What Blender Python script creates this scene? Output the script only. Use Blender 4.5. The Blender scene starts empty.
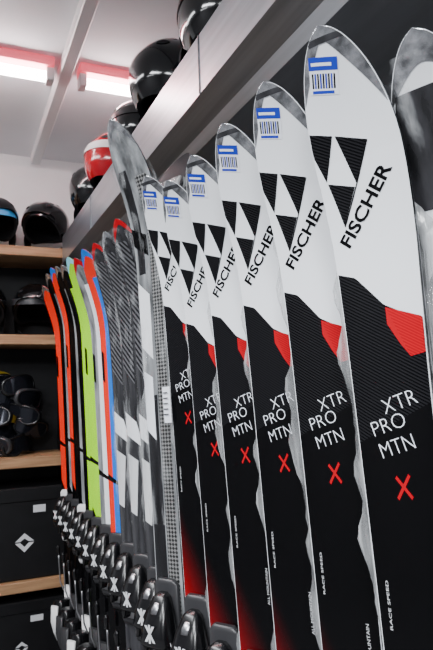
import bpy, math, random
from mathutils import Vector, Matrix
random.seed(4)
S=bpy.context.scene
C=S.collection
EYE=1.42
# ------------------------------------------------ materials
def mat(name,col,rough=.5,metal=0,emit=None,es=0,coat=0,spec=.5,noise=0,nscale=20,bump=0,stretch=None):
    m=bpy.data.materials.new(name); m.use_nodes=True
    nt=m.node_tree; b=nt.nodes['Principled BSDF']
    b.inputs['Base Color'].default_value=(*col,1)
    b.inputs['Roughness'].default_value=rough
    b.inputs['Metallic'].default_value=metal
    b.inputs['Coat Weight'].default_value=coat
    b.inputs['Coat Roughness'].default_value=.06
    b.inputs['Specular IOR Level'].default_value=spec
    if emit:
        b.inputs['Emission Color'].default_value=(*emit,1); b.inputs['Emission Strength'].default_value=es
    if noise or bump:
        tc=nt.nodes.new('ShaderNodeTexCoord'); n=nt.nodes.new('ShaderNodeTexNoise')
        n.inputs['Scale'].default_value=nscale; n.inputs['Detail'].default_value=4
        if stretch:
            mp=nt.nodes.new('ShaderNodeMapping'); mp.inputs['Scale'].default_value=stretch
            nt.links.new(tc.outputs['Object'],mp.inputs['Vector']); nt.links.new(mp.outputs['Vector'],n.inputs['Vector'])
        else: nt.links.new(tc.outputs['Object'],n.inputs['Vector'])
        if noise:
            rg=nt.nodes.new('ShaderNodeMapRange'); rg.inputs['From Min'].default_value=.3; rg.inputs['From Max'].default_value=.7
            mx=nt.nodes.new('ShaderNodeMix'); mx.data_type='RGBA'
            mx.inputs['A'].default_value=(*[c*(1-noise) for c in col],1)
            mx.inputs['B'].default_value=(*[min(1,c*(1+noise)) for c in col],1)
            nt.links.new(n.outputs['Fac'],rg.inputs['Value']); nt.links.new(rg.outputs['Result'],mx.inputs['Factor']); nt.links.new(mx.outputs['Result'],b.inputs['Base Color'])
        if bump:
            bp=nt.nodes.new('ShaderNodeBump'); bp.inputs['Strength'].default_value=bump; bp.inputs['Distance'].default_value=.01
            nt.links.new(n.outputs['Fac'],bp.inputs['Height']); nt.links.new(bp.outputs['Normal'],b.inputs['Normal'])
    return m
def stripes(name,c1,c2,scale,rot=0.6,rough=.3,coat=0,lo=.45,hi=.55,spec=.15):
    m=mat(name,c1,rough,coat=coat,spec=spec); nt=m.node_tree; b=nt.nodes['Principled BSDF']
    uv=nt.nodes.new('ShaderNodeUVMap'); uv.uv_map='UVMap'
    mp=nt.nodes.new('ShaderNodeMapping'); mp.inputs['Rotation'].default_value=(0,0,rot)
    w=nt.nodes.new('ShaderNodeTexWave'); w.inputs['Scale'].default_value=scale
    r=nt.nodes.new('ShaderNodeMapRange'); r.inputs['From Min'].default_value=lo; r.inputs['From Max'].default_value=hi
    mx=nt.nodes.new('ShaderNodeMix'); mx.data_type='RGBA'
    mx.inputs['A'].default_value=(*c1,1); mx.inputs['B'].default_value=(*c2,1)
    nt.links.new(uv.outputs['UV'],mp.inputs['Vector']); nt.links.new(mp.outputs['Vector'],w.inputs['Vector'])
    nt.links.new(w.outputs['Fac'],r.inputs['Value']); nt.links.new(r.outputs['Result'],mx.inputs['Factor'])
    nt.links.new(mx.outputs['Result'],b.inputs['Base Color'])
    return m
def checker(name,c1,c2,scale,rot=.785):
    m=mat(name,c1,.3,coat=.1); nt=m.node_tree; b=nt.nodes['Principled BSDF']
    uv=nt.nodes.new('ShaderNodeUVMap'); uv.uv_map='UVMap'
    mp=nt.nodes.new('ShaderNodeMapping'); mp.inputs['Rotation'].default_value=(0,0,rot)
    w=nt.nodes.new('ShaderNodeTexChecker'); w.inputs['Scale'].default_value=scale
    w.inputs['Color1'].default_value=(*c1,1); w.inputs['Color2'].default_value=(*c2,1)
    nt.links.new(uv.outputs['UV'],mp.inputs['Vector']); nt.links.new(mp.outputs['Vector'],w.inputs['Vector'])
    nt.links.new(w.outputs['Color'],b.inputs['Base Color']); return m
def attrmat(name,rough=.18):
    m=mat(name,(0,0,0),rough,spec=.22); nt=m.node_tree
    a=nt.nodes.new('ShaderNodeAttribute'); a.attribute_name='Col'
    nt.links.new(a.outputs['Color'],nt.nodes['Principled BSDF'].inputs['Base Color']); return m
def film(name='clear_film',lo=.45,hi=.68,a=.12,z=.7):
    m=bpy.data.materials.new(name); m.use_nodes=True; nt=m.node_tree
    b=nt.nodes['Principled BSDF']; out=nt.nodes['Material Output']
    b.inputs['Base Color'].default_value=(.7,.72,.74,1); b.inputs['Roughness'].default_value=.1
    b.inputs['Specular IOR Level'].default_value=1
    tr=nt.nodes.new('ShaderNodeBsdfTransparent'); mx=nt.nodes.new('ShaderNodeMixShader')
    tc=nt.nodes.new('ShaderNodeTexCoord'); n=nt.nodes.new('ShaderNodeTexNoise'); mp=nt.nodes.new('ShaderNodeMapping')
    mp.inputs['Scale'].default_value=(45,45,6); n.inputs['Detail'].default_value=4; n.inputs['Scale'].default_value=1
    r=nt.nodes.new('ShaderNodeMapRange'); r.inputs['From Min'].default_value=lo; r.inputs['From Max'].default_value=hi
    r.inputs['To Min'].default_value=a; r.inputs['To Max'].default_value=z
    bp=nt.nodes.new('ShaderNodeBump'); bp.inputs['Strength'].default_value=1; bp.inputs['Distance'].default_value=.015
    nt.links.new(tc.outputs['Object'],mp.inputs['Vector']); nt.links.new(mp.outputs['Vector'],n.inputs['Vector'])
    nt.links.new(n.outputs['Fac'],r.inputs['Value']); nt.links.new(r.outputs['Result'],mx.inputs['Fac'])
    nt.links.new(n.outputs['Fac'],bp.inputs['Height']); nt.links.new(bp.outputs['Normal'],b.inputs['Normal'])
    nt.links.new(tr.outputs[0],mx.inputs[1]); nt.links.new(b.outputs[0],mx.inputs[2]); nt.links.new(mx.outputs[0],out.inputs[0])
    return m
M=dict(
 white=mat('ski_white',(.88,.9,.94),.18,coat=.6),
 black=mat('ski_black',(.0015,.0015,.002),.2,spec=.2),
 hatch=stripes('ski_hatch_black',(.0015,.0015,.002),(.012,.012,.014),95,1.0,.22),
 redhatch=stripes('ski_hatch_red',(.34,.0,.006),(.5,.0,.010),110,1.0),
 red=mat('ski_red',(.45,.0,.008),.3,spec=.2),
 silver=mat('tip_silver',(.55,.56,.59),.18,metal=.9,noise=.6,nscale=70),
 side=mat('ski_sidewall',(.005,.005,.006),.35,spec=.3),
 edge=mat('steel_edge',(.5,.5,.52),.3,metal=1),
 base=mat('ski_base',(.01,.01,.012),.35),
 label=mat('label_white',(.85,.88,.95),.5),
 blue=mat('label_blue',(.005,.03,.42),.5),
 fade=attrmat('ski_black_red_fade'),
 film=film(a=.2,z=.75),
 film2=film('loose_film',.52,.70,.0,.34),
 grey=mat('ski_grey',(.22,.23,.24),.2,coat=.5,noise=.7,nscale=1,stretch=(40,40,6)),
 dgrey=mat('ski_dark_grey',(.012,.012,.014),.25,coat=.2,noise=.7,nscale=1,stretch=(50,50,5)),
 mgrey=mat('ski_mid_grey',(.03,.03,.034),.25,coat=.2,noise=.6,nscale=1,stretch=(50,50,5)),
 chk=checker('ski_checker',(.22,.22,.22),(.008,.008,.008),170),
 weave=stripes('ski_carbon_weave',(.006,.006,.008),(.12,.12,.13),30,.7),
 green=mat('ski_neon_green',(.36,.82,.0),.35,spec=.3),
 orange=mat('ski_orange',(.8,.02,.004),.35,spec=.3),
 lblue=mat('ski_blue',(.005,.16,.65),.35,spec=.3),
 cyan=mat('ski_cyan',(.25,.7,.85),.35),
 bblack=mat('binding_black',(.005,.005,.006),.22,spec=.5),
 bgrey=mat('binding_grey',(.03,.03,.033),.35,spec=.4),
 bwhite=mat('binding_white',(.8,.8,.8),.4),
 logo=mat('binding_logo',(.65,.66,.68),.4),
 yellow=mat('accent_yellow',(.4,.28,.01),.45),
 gmat=mat('helmet_matte_black',(.006,.006,.007),.4,spec=.4),
 gblack=mat('helmet_gloss_black',(.003,.003,.004),.12,coat=.6),
 gred=mat('helmet_red',(.45,.0,.01),.15,coat=.5),
 hblue=mat('helmet_blue',(.03,.28,.6),.4),
 liner=mat('helmet_liner',(.012,.012,.014),.9,spec=.2),
 lens=mat('goggle_lens',(.02,.022,.03),.08,metal=.6),
 metal=mat('brushed_metal',(.42,.43,.46),.3,metal=.85,noise=.15,nscale=3,stretch=(3,.5,20)),
 metal2=mat('grey_metal_panel',(.25,.255,.265),.3,metal=.8,noise=.25,nscale=3,stretch=(3,.5,20)),
 board=mat('backboard_dark',(.008,.008,.01),.5,spec=.3,noise=.2,nscale=12),
 wood=None,
 box=mat('storage_box_black',(.006,.006,.007),.45,spec=.3,noise=.2,nscale=15),
)
def woodmat():
    m=mat('shelf_wood',(.5,.3,.15),.5); nt=m.node_tree; b=nt.nodes['Principled BSDF']
    tc=nt.nodes.new('ShaderNodeTexCoord'); mp=nt.nodes.new('ShaderNodeMapping'); mp.inputs['Scale'].default_value=(1.5,20,20)
    n=nt.nodes.new('ShaderNodeTexNoise'); n.inputs['Scale'].default_value=3; n.inputs['Detail'].default_value=6
    r=nt.nodes.new('ShaderNodeValToRGB'); r.color_ramp.elements[0].color=(.24,.12,.055,1); r.color_ramp.elements[0].position=.3
    r.color_ramp.elements[1].color=(.46,.27,.14,1); r.color_ramp.elements[1].position=.7
    nt.links.new(tc.outputs['Object'],mp.inputs['Vector']); nt.links.new(mp.outputs['Vector'],n.inputs['Vector'])
    nt.links.new(n.outputs['Fac'],r.inputs['Fac']); nt.links.new(r.outputs['Color'],b.inputs['Base Color']); return m
M['wood']=woodmat()
MK=list(M.keys())
# ------------------------------------------------ mesh builder
class MB:
    def __init__(s): s.v=[];s.f=[];s.m=[];s.sm=[];s.uv=[];s.col=[]
    def add(s,p,uv=(0,0),col=(0,0,0)):
        s.v.append(tuple(p)); s.uv.append(uv); s.col.append((*col,1)); return len(s.v)-1
    def face(s,idx,m,sm=True): s.f.append(tuple(idx)); s.m.append(MK.index(m)); s.sm.append(sm)
    def grid(s,fn,nu,nv,m,sm=True,closeu=False):
        ids=[[None]*(nu+1) for _ in range(nv+1)]
        for j in range(nv+1):
            for i in range(nu+1):
                if closeu and i==nu: ids[j][i]=ids[j][0]; continue
                r=fn(i/nu,j/nv)
                ids[j][i]=s.add(*r) if isinstance(r,tuple) and len(r)<=3 and not isinstance(r[0],(int,float)) else s.add(r)
        for j in range(nv):
            for i in range(nu): s.face((ids[j][i],ids[j][i+1],ids[j+1][i+1],ids[j+1][i]),m,sm)
        return ids
    def box(s,lo,hi,m,bev=.0):
        x0,y0,z0=lo;x1,y1,z1=hi
        b=min(bev,(x1-x0)/2.01,(y1-y0)/2.01,(z1-z0)/2.01)
        if b<=0:
            I=[s.add(p) for p in [(x0,y0,z0),(x1,y0,z0),(x1,y1,z0),(x0,y1,z0),(x0,y0,z1),(x1,y0,z1),(x1,y1,z1),(x0,y1,z1)]]
            for q in [(0,3,2,1),(4,5,6,7),(0,1,5,4),(1,2,6,5),(2,3,7,6),(3,0,4,7)]: s.face([I[k] for k in q],m,False)
            return
        rings=[]
        for z,ins in ((z0,b),(z0+b,0),(z1-b,0),(z1,b)):
            a=x0+ins;c=x1-ins;d=y0+ins;e=y1-ins
            k=b*.8 if ins==0 else b*.3
            rings.append([s.add(p) for p in [(a+k,d,z),(c-k,d,z),(c,d+k,z),(c,e-k,z),(c-k,e,z),(a+k,e,z),(a,e-k,z),(a,d+k,z)]])
        for r in range(3):
            for i in range(8): s.face((rings[r][i],rings[r][(i+1)%8],rings[r+1][(i+1)%8],rings[r+1][i]),m,False)
        s.face(rings[0][::-1],m,False); s.face(rings[3],m,False)
    def tube(s,pts,r,m,n=8):
        pts=[Vector(p) for p in pts]; rings=[]
        for i,p in enumerate(pts):
            d=(pts[min(i+1,len(pts)-1)]-pts[max(i-1,0)]).normalized()
            a=d.orthogonal().normalized() if abs(d.z)>.9 else d.cross(Vector((0,0,1))).normalized()
            b=d.cross(a)
            rings.append([s.add(p+a*r*math.cos(2*math.pi*k/n)+b*r*math.sin(2*math.pi*k/n)) for k in range(n)])
        for i in range(len(rings)-1):
            for k in range(n): s.face((rings[i][k],rings[i][(k+1)%n],rings[i+1][(k+1)%n],rings[i+1][k]),m)
        s.face(rings[0][::-1],m,False); s.face(rings[-1],m,False)
    def build(s,name):
        me=bpy.data.meshes.new(name); me.from_pydata(s.v,[],s.f)
        used=sorted(set(s.m)); mp={k:i for i,k in enumerate(used)}
        for k in used: me.materials.append(M[MK[k]])
        me.polygons.foreach_set('material_index',[mp[k] for k in s.m])
        me.polygons.foreach_set('use_smooth',s.sm)
        uvl=me.uv_layers.new(name='UVMap')
        d=[]
        for l in me.loops: d.extend(s.uv[l.vertex_index])
        uvl.data.foreach_set('uv',d)
        ca=me.color_attributes.new('Col','FLOAT_COLOR','POINT')
        ca.data.foreach_set('color',[c for t in s.col for c in t])
        me.update(); return me
def obj(name,me,loc=(0,0,0),rot=(0,0,0),sc=(1,1,1),parent=None):
    o=bpy.data.objects.new(name,me); o.location=loc; o.rotation_euler=rot; o.scale=sc; C.objects.link(o)
    if parent: o.parent=parent
    return o
# ------------------------------------------------ text helper
_tc={}
def text2d(t,off=0.0,shear=0):
    key=(t,off,shear)
    if key in _tc: return _tc[key]
    cu=bpy.data.curves.new('t','FONT'); cu.body=t; cu.size=1; cu.offset=off; cu.resolution_u=3; cu.shear=shear
    o=bpy.data.objects.new('t',cu); C.objects.link(o)
    dg=bpy.context.evaluated_depsgraph_get(); me=o.evaluated_get(dg).to_mesh()
    v=[(x.co.x,x.co.y) for x in me.vertices]; f=[tuple(p.vertices) for p in me.polygons]
    o.evaluated_get(dg).to_mesh_clear()
    bpy.data.objects.remove(o); bpy.data.curves.remove(cu)
    xs=[a for a,_ in v]; ys=[b for _,b in v]
    x0,x1,y0,y1=min(xs),max(xs),min(ys),max(ys)
    v=[((a-x0)/(x1-x0)-.5,(b-y0)/(y1-y0)-.5) for a,b in v]
    _tc[key]=(v,f); return _tc[key]
# ------------------------------------------------ ski
Y0=.0135
def plin(pts,x):
    if x<=pts[0][0]: return pts[0][1]
    for (a,b),(c,d) in zip(pts,pts[1:]):
        if x<=c: return b+(d-b)*(x-a)/(c-a)
    return pts[-1][1]
class Ski:
    def __init__(s,L,wide=.0528,curl=.080,cl=.26,lt=.88,mcurl=None):
        s.L=L;s.wide=wide;s.curlh=curl;s.cl=cl;s.lt=lt;s.mb=MB();s.mir=False;s.mcurl=mcurl or .066
    def hw(s,l):
        w=s.wide; L=s.L
        if l<.13: 
            q=(.13-l)/.13; return max(.0006,w*(1-q**2.1)**(1/1.75))
        return plin([(.13,w),(.15,w*.993),(.18,w*.972),(.22,w*.94),(.26,w*.91),(.3,w*.885),(.36,w*.855),(.42,w*.835),(.5,w*.81),(.6,w*.785),(.85,w*.75),(1.1,w*.77),(L-.2,w*.9),(L-.04,w*.94),(L-.01,w*.9),(L,w*.7)],l)
    def curl(s,l):
        return (s.mcurl if s.mir else s.curlh)*((s.cl-l)/s.cl)**2.1 if l<s.cl else 0
    def P(s,w,l,off=0,crown=True):
        h=s.hw(l); q=min(1,abs(w)/h)
        y=-(s.curl(l)+off+(.0022*(1-q**3) if crown else 0))
        if s.mir: y=2*Y0-y
        return (w,y,-l)
    def th(s,l): return plin([(0,.003),(.12,.005),(.4,.012),(1.2,.012),(s.L,.005)],l)
    def band(s,l0,l1,m,off,nu=16,nv=60,p=1,colf=None,s0=-1,s1=1):
        def fn(u,v):
            a=s0+(s1-s0)*u; l=l0(a)+(l1(a)-l0(a))*v**p
            w=a*(s.hw(l)-(.0012 if off>0 else 0))
            return (s.P(w,l,off),(w,l),colf(a,l) if colf else (0,0,0))
        s.mb.grid(fn,nu,nv,m)
    def quad(s,q,m,off,n=10,col=None):
        if len(q)==3: q=[q[0],q[1],q[2],q[2]]
        def fn(u,v):
            a=[q[0][k]*(1-u)+q[1][k]*u for k in (0,1)]; b=[q[3][k]*(1-u)+q[2][k]*u for k in (0,1)]
            w,l=[a[k]*(1-v)+b[k]*v for k in (0,1)]
            e=s.hw(l)-.0012; w=max(-e,min(e,w))
            return (s.P(w,l,off),(w,l))
        s.mb.grid(fn,n,n,m)
    def text(s,t,w,l,width,height,ang,m,off,bold=0,yplane=None):
        v,f=text2d(t,bold); ids=[]
        ca,sa=math.cos(ang),math.sin(ang)
        for a,b in v:
            a*=width;b*=height
            ww=w+a*ca-b*sa; ll=l-(a*sa+b*ca)
            if yplane is None:
                e=s.hw(ll)-.001
                p=s.P(max(-e,min(e,ww)),ll,off)
            else:
                y=yplane
                if s.mir: y=2*Y0-y
                p=(ww,y,-ll)
            ids.append(s.mb.add(p,(ww,ll)))
        for q in f: s.mb.face([ids[k] for k in q],m,False)
    def body(s,topmat):
        L=s.L
        s.band(lambda a:0.0,lambda a:.13,topmat,0,nu=14,nv=22,p=2)
        s.band(lambda a:.13,lambda a:L,topmat,0,nu=14,nv=70)
        def Lv(v): return .13*(v/.25)**2 if v<.25 else .13+(L-.13)*(v-.25)/.75
        for sg in (-1,1):
            def fn(u,v):
                l=Lv(v); w=s.hw(l); y=-s.curl(l)+u*s.th(l)
                if s.mir: y=2*Y0-y
                return (sg*w,y,-l)
            s.mb.grid(lambda u,v:(fn(u*.75,v),(0,0)),1,90,'side')
            s.mb.grid(lambda u,v:(fn(.75+u*.25,v),(0,0)),1,90,'edge')
        def fb(u,v):
            l=Lv(v); w=s.hw(l)*(2*u-1); y=-s.curl(l)+s.th(l)
            if s.mir: y=2*Y0-y
            return ((w,y,-l),(w,l))
        s.mb.grid(fb,6,90,'base')
    def loft(s,secs,m,n=20,pw=.55):
        rings=[]
        for (l,cw,h,yc,hy) in secs:
            r=[]
            for k in range(n):
                t=2*math.pi*k/n; c,si=math.cos(t),math.sin(t)
                w=cw+h*math.copysign(abs(c)**pw,c); y=yc+hy*math.copysign(abs(si)**pw,si)
                if s.mir: y=2*Y0-y
                r.append(s.mb.add((w,y,-l)))
            rings.append(r)
        for i in range(len(rings)-1):
            for k in range(n): s.mb.face((rings[i][k],rings[i][(k+1)%n],rings[i+1][(k+1)%n],rings[i+1][k]),m)
        s.mb.face(rings[0][::-1],m,False); s.mb.face(rings[-1],m,False)
    def binding(s,c1='bblack',c2='bgrey',logo='logo',txt='X',lev='bgrey'):
        t=s.lt
        s.loft([(t-.09,0,.022,-.007,.006),(t-.08,0,.033,-.008,.007),(t+.11,0,.035,-.008,.007),(t+.12,0,.03,-.007,.006)],c2)
        s.loft([(t-.066,0,.010,-.020,.006),(t-.058,0,.02,-.024,.012),(t-.03,0,.029,-.032,.021),(t+.0,0,.035,-.038,.027),(t+.025,0,.04,-.04,.027),(t+.034,0,.037,-.04,.022)],c1)
        s.loft([(t-.052,0,.007,-.036,.003),(t-.04,0,.010,-.0445,.006),(t-.03,0,.009,-.050,.004)],'edge',12)
        for sg in (-1,1):
            s.loft([(t+.02,sg*.033,.010,-.034,.015),(t+.04,sg*.037,.008,-.034,.014),(t+.06,sg*.041,.005,-.034,.011)],c1)
        s.loft([(t+.045,0,.026,-.018,.004),(t+.1,0,.026,-.018,.004)],'edge')
        s.text(txt,0,t+.004,.030,.032,0.0,logo,0,.03,yplane=-.0664)
        s.text('I',0,t+.004,.006,.036,0.0,logo,0,.0,yplane=-.0668)
        h=t+.37
        s.loft([(h-.07,0,.03,-.009,.008),(h+.16,0,.033,-.009,.008)],c2)
        s.loft([(h-.03,0,.022,-.05,.02),(h-.02,0,.029,-.045,.032),(h+.03,0,.032,-.046,.036),(h+.07,0,.03,-.04,.03),(h+.11,0,.02,-.025,.014)],c1)
        s.loft([(h-.01,0,.02,-.084,.006),(h+.05,0,.018,-.09,.006),(h+.09,0,.014,-.082,.006),(h+.125,0,.011,-.07,.005)],lev)
        for sg in (-1,1):
            pts=[(sg*.036,-.012,-(h-.05)),(sg*.052,-.014,-(h-.08)),(sg*.054,-.016,-(h-.16)),(sg*.05,-.02,-(h-.2))]
            if s.mir: pts=[(a,2*Y0-b,c) for a,b,c in pts]
            s.mb.tube(pts,.003,'edge',6)
            s.loft([(h-.23,sg*.051,.004,-.02,.004),(h-.22,sg*.053,.008,-.02,.006),(h-.19,sg*.052,.007,-.018,.006)],c1,10)
    def wrap(s,l0,l1,seed,amp=.006,ext=.009,m='film',front=False):
        rnd=random.Random(seed); ph=[rnd.uniform(0,6.28) for _ in range(6)]
        def fn(u,v):
            t=2*math.pi*u; l=l0+(l1-l0)*v; h=s.hw(l)
            n=amp*(math.sin(l*28+ph[0]+3*t)+.6*math.sin(l*61+ph[1]-2*t)+.5*math.sin(l*13+ph[2]+t)+.3*math.sin(l*120+5*t))
            c,si=math.cos(t),math.sin(t)
            if front:
                yc=.001-s.curl(l); hy=.012
            else: yc=Y0+.010+s.mcurl*(((s.cl-l)/s.cl)**2.1 if l<s.cl else 0); hy=.0145
            w=(h+ext+n)*math.copysign(abs(c)**.5,c); y=yc+(hy+n*.4)*math.copysign(abs(si)**.6,si)
            return ((w,y,-l),(w,l))
        s.mb.grid(fn,36,110,m,closeu=True)
    def tag(s,w,l,wd,ht,y):
        I=[s.mb.add(p) for p in ((w-wd/2,y,-l),(w+wd/2,y-.002,-l),(w+wd/2+.002,y-.004,-l-ht),(w-wd/2+.002,y,-l-ht))]
        s.mb.face(I,'label',False)
        for i in range(5):
            a=l+ht*(.15+.15*i)
            J=[s.mb.add(p) for p in ((w-wd*.3,y-.0035,-a),(w+wd*.3,y-.0050,-a),(w+wd*.3,y-.0050,-a-.0025),(w-wd*.3,y-.0035,-a-.0025))]
            s.mb.face(J,'bgrey',False)
def label(k,w,l,a=-.25):
    def R(x,y): 
        ca,sa=math.cos(a),math.sin(a); return (w+x*ca-y*sa, l-(x*sa+y*ca))
    def rq(x0,y0,x1,y1,m,o): k.quad([R(x0,y0),R(x1,y0),R(x1,y1),R(x0,y1)],m,o,4)
    rq(-.017,-.017,.017,.018,'label',.0005)
    rq(-.017,.006,.017,.018,'blue',.0007)
    rq(-.014,.010,.010,.013,'label',.0009)
    for i in range(9):
        x=-.014+i*.0032; rq(x,-.011,x+.002,.003,'blue' if i%2 else 'black',.0007)
    rq(-.014,-.016,.012,-.013,'blue',.0007)
def finish(k,name,topmat,bind=True,mate='grey',wrap=True,seed=0,ext=.009,**bk):
    if bind: k.binding(**bk)
    k.mir=True; k.body(mate)
    k.band(lambda a:0,lambda a:.018+.03*a*a,'silver',.0004,nu=14,nv=12,p=2)
    if bind: k.binding(**bk)
    k.mir=False
    if wrap: k.wrap(.10,k.L-.03,seed,ext=ext)
    return k.mb.build(name)
def design_mountain(L,lt,seed,ext=.009,tag=False):
    k=Ski(L,lt=lt); k.body('white')
    k.band(lambda a:0,lambda a:.014+.062*a*a+.012*a,'silver',.0004,nu=20,nv=16,p=2)
    k.quad([(-.02,.009),(.022,.011),(.024,.017),(-.018,.015)],'mgrey',.0007,6)
    label(k,-.012,.044,-.3)
    D=.024
    T=[[(-.060,.112),(-.022,.126),(-.042,.172)],[(-.019,.127),(.016,.141),(-.006,.184)],[(-.041,.174),(-.009,.186),(-.030,.226)]]
    for t in T: k.quad([(a,b-D) for a,b in t],'hatch',.0005,12)
    k.quad([(.016,.141-D),(.0172,.1415-D),(-.029,.2275-D),(-.030,.226-D)],'black',.0006,8)
    k.text('FISCHER',-.001,.186,.100,.0165,.86,'black',.0007,.025)
    top=lambda a: plin([(-1,.256),(-.55,.264),(0.1,.300),(1,.323)],a)
    k.band(top,lambda a:.43-.02*a,'hatch',.0005,nu=28,nv=20)
    def cf(a,l):
        t=(l-.66)/.24; r=max(0,min(1,t*1.2-(a+1)*.4)); r=r*r
        if l>.95: r*=max(0,1-(l-.95)/.2)
        return (.0015+.36*r,.0015,.002+.004*r)
    k.band(lambda a:.43-.02*a,lambda a:L-.015,'fade',.0005,nu=28,nv=100,colf=cf)
    k.quad([(.006,.303),(.07,.329),(.07,.352),(.028,.360)],'redhatch',.0008,14)
    k.quad([(.006,.303),(.028,.360),(.018,.345),(.006,.322)],'red',.0008,8)
    ang=.27
    for i,(t,w) in enumerate((('XTR',.009),('PRO',-.006),('MTN',.001))):
        k.text(t,w,.407+i*.0235,.039,.0155,ang,'label',.0008,-.02)
    k.quad([(-.005,.508),(-.003,.511),(.012,.486),(.010,.483)],'red',.0009,3)
    k.quad([(-.005,.488),(-.003,.485),(.013,.507),(.011,.510)],'red',.0010,3)
    k.text('ALL MOUNTAIN',.026,.70,.055,.004,math.pi/2,'logo',.0008)
    k.text('RACE SPEED',-.028,.62,.05,.003,math.pi/2,'logo',.0008)
    if tag: k.tag(-.052,.43,.024,.075,-.004)
    return finish(k,'ski_mountain_mesh','white',seed=seed,txt='X',ext=ext)
def design_grey(L,lt,seed,red=True,v=0):
    k=Ski(L,wide=.051,curl=.08,lt=lt); k.body('mgrey')
    k.band(lambda a:0,lambda a:.014+.035*a*a,'red' if red else 'silver',.0004,nu=20,nv=16,p=2)
    k.band(lambda a:.05,lambda a:.40+.05*a,'weave',.0004,nv=24,s0=-.9,s1=.05)
    k.band(lambda a:.07,lambda a:.5,'dgrey',.0004,nv=24,s0=.2,s1=.9)
    k.quad([(-.06,.46),(.0,.50),(.025,.57),(-.06,.52)],'white',.0006,14)
    k.quad([(-.06,.57),(.0,.60),(-.015,.74),(-.06,.72)],'logo',.0006,14)
    k.quad([(.01,.62),(.06,.66),(.06,.76),(.02,.70)],'grey',.0006,14)
    k.band(lambda a:.3,lambda a:L-.02,'chk',.0008,nu=3,nv=40,s0=.55,s1=.95)
    k.wrap(.02,.75,seed+50,.004,.003,'film2',True)
    return finish(k,'ski_grey_mesh','grey',mate='dgrey',seed=seed,txt='X',ext=.004)
def design_tall(L,lt,seed):
    k=Ski(L,wide=.051,curl=.10,cl=.32,lt=lt,mcurl=.135); k.body('grey')
    k.band(lambda a:0,lambda a:.02+.04*a*a,'silver',.0004,nu=20,nv=16,p=2)
    k.band(lambda a:.12,lambda a:L-.05,'chk',.0005,nu=4,nv=60,s0=.1,s1=.85)
    k.quad([(-.06,.34),(-.005,.39),(-.005,.54),(-.06,.49)],'white',.0006,10)
    k.quad([(-.06,.22),(.0,.25),(.0,.30),(-.06,.26)],'black',.0007,10)
    k.quad([(-.045,.56),(-.01,.58),(-.01,.72),(-.045,.69)],'label',.0007,10)
    k.band(lambda a:.62,lambda a:L-.05,'dgrey',.0005,nu=4,nv=40,s0=-.95,s1=-.0)
    k.band(lambda a:.1,lambda a:.34,'dgrey',.0005,nu=4,nv=40,s0=-.8,s1=-.3)
    k.wrap(.02,.9,99,.006,.004,'film2',True)
    k.tag(.0,1.16,.03,.05,-.08)
    return finish(k,'ski_tall_mesh','grey',seed=seed,txt='X')
def design_color(L,lt,seed,c1,c2,c3,acc='black',lev='bgrey'):
    k=Ski(L,wide=.048,curl=.09,lt=lt); k.body(c1)
    k.band(lambda a:0,lambda a:.02+.03*a*a,c3,.0004,nu=20,nv=12,p=2)
    k.band(lambda a:.08,lambda a:L-.05,c2,.0005,nu=4,nv=50,s0=-.35,s1=.97)
    k.quad([(-.04,.30),(-.028,.31),(-.028,.40),(-.04,.39)],acc,.0007)
    k.quad([(-.06,.66),(.02,.70),(.02,.71),(-.06,.68)],acc,.0007)
    k.band(lambda a:.90+.06*a,lambda a:L-.02,'black',.0008,nv=30)
    return finish(k,'ski_colour_mesh',c1,mate=c2,seed=seed,txt='X',wrap=(seed%2==0),ext=.004,lev=lev,c2=('bwhite' if lev=='bwhite' else 'bgrey'))
PHI=math.radians(62)
def place(me,bx,by,h,roll=.06,phi=PHI):
    n=Vector((-math.sin(phi),-math.cos(phi),0)); u=Vector((math.cos(phi),-math.sin(phi),0)); z=Vector((0,0,1))
    a=z*math.cos(roll)-u*math.sin(roll); x=u*math.cos(roll)+z*math.sin(roll); y=a.cross(x)
    p=Vector((bx,by,EYE))+a*h/math.cos(roll)
    o=obj('ski_pair',me)
    o.matrix_world=Matrix(((x.x,y.x,a.x,p.x),(x.y,y.y,a.y,p.y),(x.z,y.z,a.z,p.z),(0,0,0,1)))
    return o
BASEZ=.10
def LL(h,roll=.06): return (EYE-BASEZ)/math.cos(roll)+h/math.cos(roll)-.0035
BX,BY,SP=.436,.529,.127
H1=.387
mAs=[design_mountain(LL(H1),.89,1,.013),design_mountain(LL(H1),.89,5,.017)]
for k in range(5): place(mAs[k%2],BX,BY+SP*k,H1)
mA2=design_mountain(LL(.44),.93,7,ext=.012,tag=True); place(mA2,BX,BY+SP*5,.44)
mT=design_tall(LL(.61),1.1,3); place(mT,BX-.02,BY+SP*6,.61)
mG=design_grey(LL(.42),.92,5); mG2=design_grey(LL(.42),.92,8,red=False)
for k in (7,8,9): place(mG if k!=8 else mG2,BX,BY+SP*k,.42)
cols={10:('orange','lblue','lblue',.43),11:('grey','white','red',.43),12:('green','green','cyan',.46),13:('black','green','silver',.46),14:('black','grey','silver',.48),15:('orange','black','lblue',.5),16:('black','grey','silver',.5),17:('orange','orange','silver',.47)}
for k,c in cols.items():
    h=c[3]; place(design_color(LL(h),h+.5,k,*c[:3],lev='bwhite' if k in (14,17) else 'bgrey'),BX,BY+SP*k,h)
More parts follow.
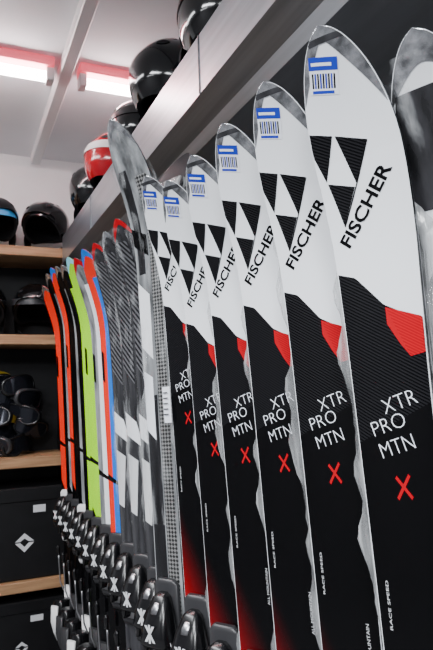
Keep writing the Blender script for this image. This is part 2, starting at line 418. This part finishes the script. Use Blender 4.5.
def design_edge():
    k=Ski(LL(.36),lt=.87); k.body('white')
    k.band(lambda a:0,lambda a:.03+.03*a*a,'silver',.0004,nu=20,nv=12,p=2)
    k.band(lambda a:.05,lambda a:.17,'mgrey',.0005,nu=16,nv=16,s0=-.9,s1=.9)
    for i in range(26):
        a0=2*math.pi*i/26; a1=2*math.pi*(i+1)/26
        for r in (.05,.09):
            k.quad([(.01+r*math.cos(a0),.27+r*math.sin(a0)),(.01+r*math.cos(a1),.27+r*math.sin(a1)),(.01+(r+.006)*math.cos(a1),.27+(r+.006)*math.sin(a1)),(.01+(r+.006)*math.cos(a0),.27+(r+.006)*math.sin(a0))],'black',.0007,2)
    k.band(lambda a:.42+.03*a,lambda a:k.L-.02,'black',.0005)
    k.wrap(.02,.6,98,.005,.004,'film2',True)
    return finish(k,'ski_edge_mesh','white',seed=22)
place(design_edge(),.503,.464,.36)

# ------------------------------------------------ room
def simple_box(name,lo,hi,m):
    b=MB(); b.box(lo,hi,'board',0); me=b.build(name); me.materials.clear(); me.materials.append(m); return obj(name,me)
wallw=mat('wall_paint_white',(.85,.86,.87),.7,noise=.03,nscale=5)
ceilm=mat('ceiling_paint',(.82,.85,.88),.8,noise=.03,nscale=3)
floorm=mat('floor_grey_vinyl',(.16,.16,.165),.35,noise=.2,nscale=5)
wallg=mat('wall_paint_grey',(.25,.25,.26),.6)
CZ=2.79
simple_box('floor',(-3.5,-3,-.1),(.9,3.5,0),floorm)
simple_box('ceiling',(-3.5,-3,CZ),(.9,3.5,CZ+.1),ceilm)
simple_box('wall_back',(-3.6,3.5,-.1),(1.0,3.6,CZ+.1),wallw)
simple_box('wall_right',(.9,-3,-.1),(1.0,3.5,CZ+.1),wallg)
simple_box('wall_left',(-3.6,-3,-.1),(-3.5,3.5,CZ+.1),wallg)
simple_box('wall_front',(-3.6,-3.1,-.1),(1.0,-3,CZ+.1),wallg)
SH=.02
b=MB(); b.box((.74,-1.2,BASEZ+.002),(.78,3.05,EYE+.49+SH),'board'); 
for z in (.5,1.0,1.45): b.box((.725,-1.2,z),(.74,3.05,z+.03),'metal2')
b.box((.72,-1.2,EYE+.26),(.74,3.05,EYE+.50),'metal2',.004)
obj('display_backboard',b.build('display_backboard'))
b=MB(); b.box((.28,-1.2,0),(.78,3.05,BASEZ),'board',.008); obj('ski_rack_base',b.build('ski_rack_base'))
b=MB()
E2=EYE+SH
prof=[(.74,E2+.50),(.56,E2+.585),(.545,E2+.61),(.500,E2+.65),(.500,E2+.79),(.515,E2+.805),(.53,E2+.79),(.53,E2+.765),(.90,E2+.765),(.90,E2+.745),(.76,E2+.60)]
ya,yb=-1.2,3.12
f0=[b.add((x,ya,z)) for x,z in prof]; f1=[b.add((x,yb,z)) for x,z in prof]
n=len(prof)
for i in range(n):
    b.face((f0[i],f0[(i+1)%n],f1[(i+1)%n],f1[i]),'metal2' if i in (2,10) else 'metal',False)
b.face(f0,'metal',False); b.face(f1[::-1],'metal',False)
for y in (1.2,2.4): b.box((.497,y,E2+.65),(.5005,y+.003,E2+.79),'metal2')
obj('helmet_display_shelf',b.build('helmet_display_shelf'))

# ------------------------------------------------ helmets
def helmet_mesh(c,band=None,seed=0):
    b=MB(); R=(.112,.138,.118)
    def sh(th,ph,k=1):
        x=math.cos(th)*math.cos(ph); y=math.sin(th)*math.cos(ph); z=math.sin(ph)
        e=1+.05*max(0,math.sin(ph*2))
        r=k*(1+.018*math.cos(6*th)*max(0,z)*(1 if abs(z)<.95 else 0))
        return (x*R[0]*r*e, y*R[1]*r*(e+.03*(1 if y<0 else 0)*abs(y)), z*R[2]*r)
    def low(th):
        side=abs(math.cos(th)); fr=max(0,-math.sin(th)); bk=max(0,math.sin(th))
        return -.10-.62*side**3+.22*fr-.45*bk
    def f(u,v):
        th=2*math.pi*u; lo=low(th); ph=lo+(math.pi/2-lo)*v; return (sh(th,ph),(u,v))
    b.grid(f,56,22,c,closeu=True)
    def fi(u,v):
        th=2*math.pi*u; lo=low(th); ph=lo+(math.pi/2-lo)*v; return (sh(th,ph,.90),(u,v))
    b.grid(fi,56,14,'liner',closeu=True)
    b.grid(lambda u,v:(sh(2*math.pi*u,low(2*math.pi*u),.90+.115*v),(u,v)),56,3,'liner',closeu=True)
    def fv(u,v):
        th=math.pi*1.5+(u-.5)*1.9; p=sh(th,low(th)+.1,1.0+.13*v*math.cos((u-.5)*2.6)); return ((p[0],p[1],p[2]+.004*math.sin(v*3)),(u,v))
    b.grid(fv,20,4,c)
    for sx in (-1,1):
        for (a,ph) in ((.9,.95),(1.57,1.0),(2.25,.95),(.6,.6),(2.5,.6)):
            ang=a-math.pi/2
            def fn(u,v,ang=ang,ph=ph,sx=sx):
                th=(0 if sx>0 else math.pi)+sx*(ang+ (u-.5)*.36); p=ph+(v-.5)*.16*math.sin(math.pi*min(1,max(0,u)))
                return (sh(th,p,1.012),(u,v))
            b.grid(fn,8,3,'liner')
    for sx in (-1,1):
        def fe(u,v):
            t=2*math.pi*u; r=math.sin(math.pi*v/2)
            return ((sx*(.098+.014*math.cos(math.pi*v/2)), .012+.042*r*math.cos(t), -.075+.05*r*math.sin(t)),(u,v))
        b.grid(fe,20,5,'liner',closeu=True)
    if band:
        def fs(u,v):
            th=2*math.pi*u; ph=.10+.25*v+.12*math.sin(th); return (sh(th,ph,1.02),(u,v))
        b.grid(fs,56,2,band,closeu=True)
    pts=[(-.09,.01,-.11),(-.06,-.01,-.135),(0,-.02,-.142),(.06,-.01,-.135),(.09,.01,-.11)]
    b.tube(pts,.005,'liner',6)
    return b.build('ski_helmet_mesh')
HM={k:helmet_mesh(*v) for k,v in dict(gb=('gblack',None),mb=('gmat',None),red=('gred','bwhite'),blue=('gmat','hblue'),wb=('gblack','bgrey'),yl=('gmat','bgrey')).items()}
SZ=E2+.766
def helm(kind,x,y,zbot,rz=0,sc=1,rx=0):
    obj('ski_helmet',HM[kind],(x,y,zbot+.147*sc),(rx,0,rz),(sc,)*3)
for kind,x,y,rz,sc in (('wb',.68,.62,.5,1.1),('gb',.68,1.0,2.3,1.1),('wb',.665,1.38,2.4,1.2),('gb',.652,1.74,1.9,1.25),('wb',.655,2.10,2.2,1.15),('red',.655,2.46,1.8,1.25),('gb',.65,2.86,2.2,1.25)):
    helm(kind,x,y,SZ,rz,sc)

# ------------------------------------------------ wooden shelf unit on back wall
b=MB()
SX0,SX1,SY0,SY1=-1.6,.56,3.14,3.498
tops=[2.175,1.72,1.11,.52]
b.box((SX0,SY1-.02,0),(SX1,SY1,tops[0]),'board')
for z in tops: b.box((SX0,SY0,z-.05),(SX1,SY1-.02,z),'wood',.003)
for x in (SX0,-.5,SX1-.03): 
    b.box((x,SY0+.01,0),(x+.03,SY1-.02,tops[0]-.05),'board')
b.box((SX0,SY0+.02,0),(SX1,SY1-.02,.06),'board')
obj('wooden_shelf_unit',b.build('wooden_shelf_unit'))
for kind,x,y,z,rz in (('blue',.17,3.30,tops[0],.3),('gb',.44,3.30,tops[0],-.5),('mb',-.12,3.30,tops[0],.2),
                      ('gb',.12,3.30,tops[1],.1),('wb',.39,3.30,tops[1],-.3),('yl',-.16,3.3,tops[1],.4)):
    helm(kind,x,y,z,rz,1.08)
def goggle_mesh(c,f2=None):
    b=MB()
    def prof(t):
        x=.088*math.copysign(abs(math.cos(t))**.7,math.cos(t)); z=.046*math.copysign(abs(math.sin(t))**.75,math.sin(t))
        if z<0: z*=1-.35*math.exp(-(x/.02)**2)
        return x,z
    def cy(x): return 3.2*x*x
    def fl(u,v):
        x,z=prof(2*math.pi*u); x*=v;z*=v; return ((x,cy(x)-.004,z),(u,v))
    b.grid(fl,40,6,'lens',closeu=True)
    def ff(u,v):
        x,z=prof(2*math.pi*u); a=2*math.pi*v; k=1+.11*math.cos(a)
        return ((x*k,cy(x)+.006+.014*math.sin(a),z*(1+.17*math.cos(a))),(u,v))
    b.grid(ff,40,10,c,closeu=True)
    def fs(u,v):
        t=math.pi*u; return ((.092*math.cos(t),.03+.10*math.sin(t),-.018+.036*v),(u,v))
    b.grid(fs,30,2,f2 or 'bgrey')
    return b.build('goggles_mesh')
GM=[goggle_mesh('bblack','yellow'),goggle_mesh('bblack','logo'),goggle_mesh('bblack'),goggle_mesh('bgrey','bgrey')]
pile=bpy.data.objects.new('ski_goggles_pile',None); C.objects.link(pile); pile.location=(.1,3.3,tops[2])
rr=random.Random(3)
for r in range(5):
    for i in range(7):
        x=-.5+i*.135+ (r%2)*.06
        if x>.40: continue
        me=GM[rr.randrange(4)]
        obj('goggles',me,(x-.1,3.25+.02*(r%2)-3.3,.056+r*.076),(rr.uniform(-.3,.5),rr.uniform(-.25,.25),rr.uniform(-.9,.9)),parent=pile)
def boxmesh(w,d,h,s=.045,cf=.40):
    b=MB(); b.box((-w/2,-d/2,0),(w/2,d/2,h*.86),'box',.006); b.box((-w/2-.005,-d/2-.005,h*.84),(w/2+.005,d/2+.005,h),'box',.006)
    y=-d/2-.0015
    def q(pts,m): b.face([b.add((x,y,z)) for x,z in pts],m,False)
    cz=h*cf
    q([(-s,cz),(0,cz-s),(0,cz-s*.45),(-s*.45,cz)],'logo'); q([(0,cz-s),(s,cz),(s*.45,cz),(0,cz-s*.45)],'logo')
    q([(-s,cz+.006),(-s*.45,cz+.006),(0,cz+s*.45),(0,cz+s)],'logo'); q([(0,cz+s),(0,cz+s*.45),(s*.45,cz+.006),(s,cz+.006)],'logo')
    q([(.04,h*.72),(.10,h*.72),(.10,h*.8),(.04,h*.8)],'logo')
    return b.build('storage_box_mesh')
bm=boxmesh(.40,.3,.44); bm2=boxmesh(.40,.3,.36,.03)
for x in (.325,-.11): 
    obj('storage_box',bm,(x,3.32,tops[3]+.001))
    obj('storage_box',bm2,(x-.01,3.32,.062))

# ------------------------------------------------ ceiling fixtures
tube=mat('tube_glow',(1,.95,.95),.5,emit=(1,.88,.88),es=45)
pink_halo=mat('fixture_painted_halo',(.8,.16,.2),.4,emit=(1,.10,.16),es=.7)  # pink halo of the tubes, painted as colour and glow on the housing
def fixture(x0,x1,y):
    b=MB(); b.box((x0,y-.045,CZ-.04),(x1,y+.045,CZ-.001),'bwhite',.004)
    me=b.build('fix'); me.materials.clear(); me.materials.append(pink_halo)
    o=obj('fluorescent_light',me)
    t=MB(); t.tube([(x0+.01,y,CZ-.07),(x1-.01,y,CZ-.07)],.022,'bwhite',16); m2=t.build('tube'); m2.materials.clear(); m2.materials.append(tube)
    obj('tube',m2,parent=o)
    e=MB()
    for x in (x0,x1-.03): e.box((x,y-.03,CZ-.095),(x+.03,y+.03,CZ-.04),'bwhite',.003)
    obj('tube_holders',e.build('hold'),parent=o)
fixture(-.9,.35,2.42); fixture(.455,.85,2.42)
b=MB(); b.box((.375,-2.5,CZ-.06),(.425,3.45,CZ-.001),'bwhite',.004); obj('ceiling_track',b.build('ceiling_track'))

def added_panel(x,y,sx,sy,e,col=(.95,.975,1)):  # added area lights with housings, out of view, to light the scene
    b=MB(); b.box((-sx/2-.02,-sy/2-.02,-.03),(sx/2+.02,sy/2+.02,-.001),'bwhite',.003)
    o=obj('added_ceiling_light',b.build('added_panel'),(x,y,CZ))
    L=bpy.data.lights.new('lamp','AREA'); L.shape='RECTANGLE'; L.size=sx; L.size_y=sy; L.energy=e; L.color=col
    l=bpy.data.objects.new('lamp',L); C.objects.link(l); l.parent=o; l.location=(0,0,-.04)
added_panel(-1.1,.3,.5,1.2,90); added_panel(-1.1,2.2,.5,1.2,45); added_panel(-.6,-1.4,.6,1.2,112); added_panel(-2.6,.3,.5,1.2,35)
w=bpy.data.worlds.new('w'); S.world=w; w.use_nodes=True; w.node_tree.nodes['Background'].inputs[0].default_value=(.8,.85,.9,1); w.node_tree.nodes['Background'].inputs[1].default_value=.3

cam=bpy.data.cameras.new('cam'); cam.lens=33.2; cam.sensor_width=36; cam.clip_start=.02
cam.dof.use_dof=True; cam.dof.focus_distance=.95; cam.dof.aperture_fstop=22
co=bpy.data.objects.new('cam',cam); C.objects.link(co); co.location=(0,0,EYE)
R=Matrix.Rotation(math.radians(-23.6),4,'Z')@Matrix.Rotation(math.radians(96.1),4,'X')@Matrix.Rotation(math.radians(-1.6),4,'Z')
co.rotation_euler=R.to_euler(); S.camera=co
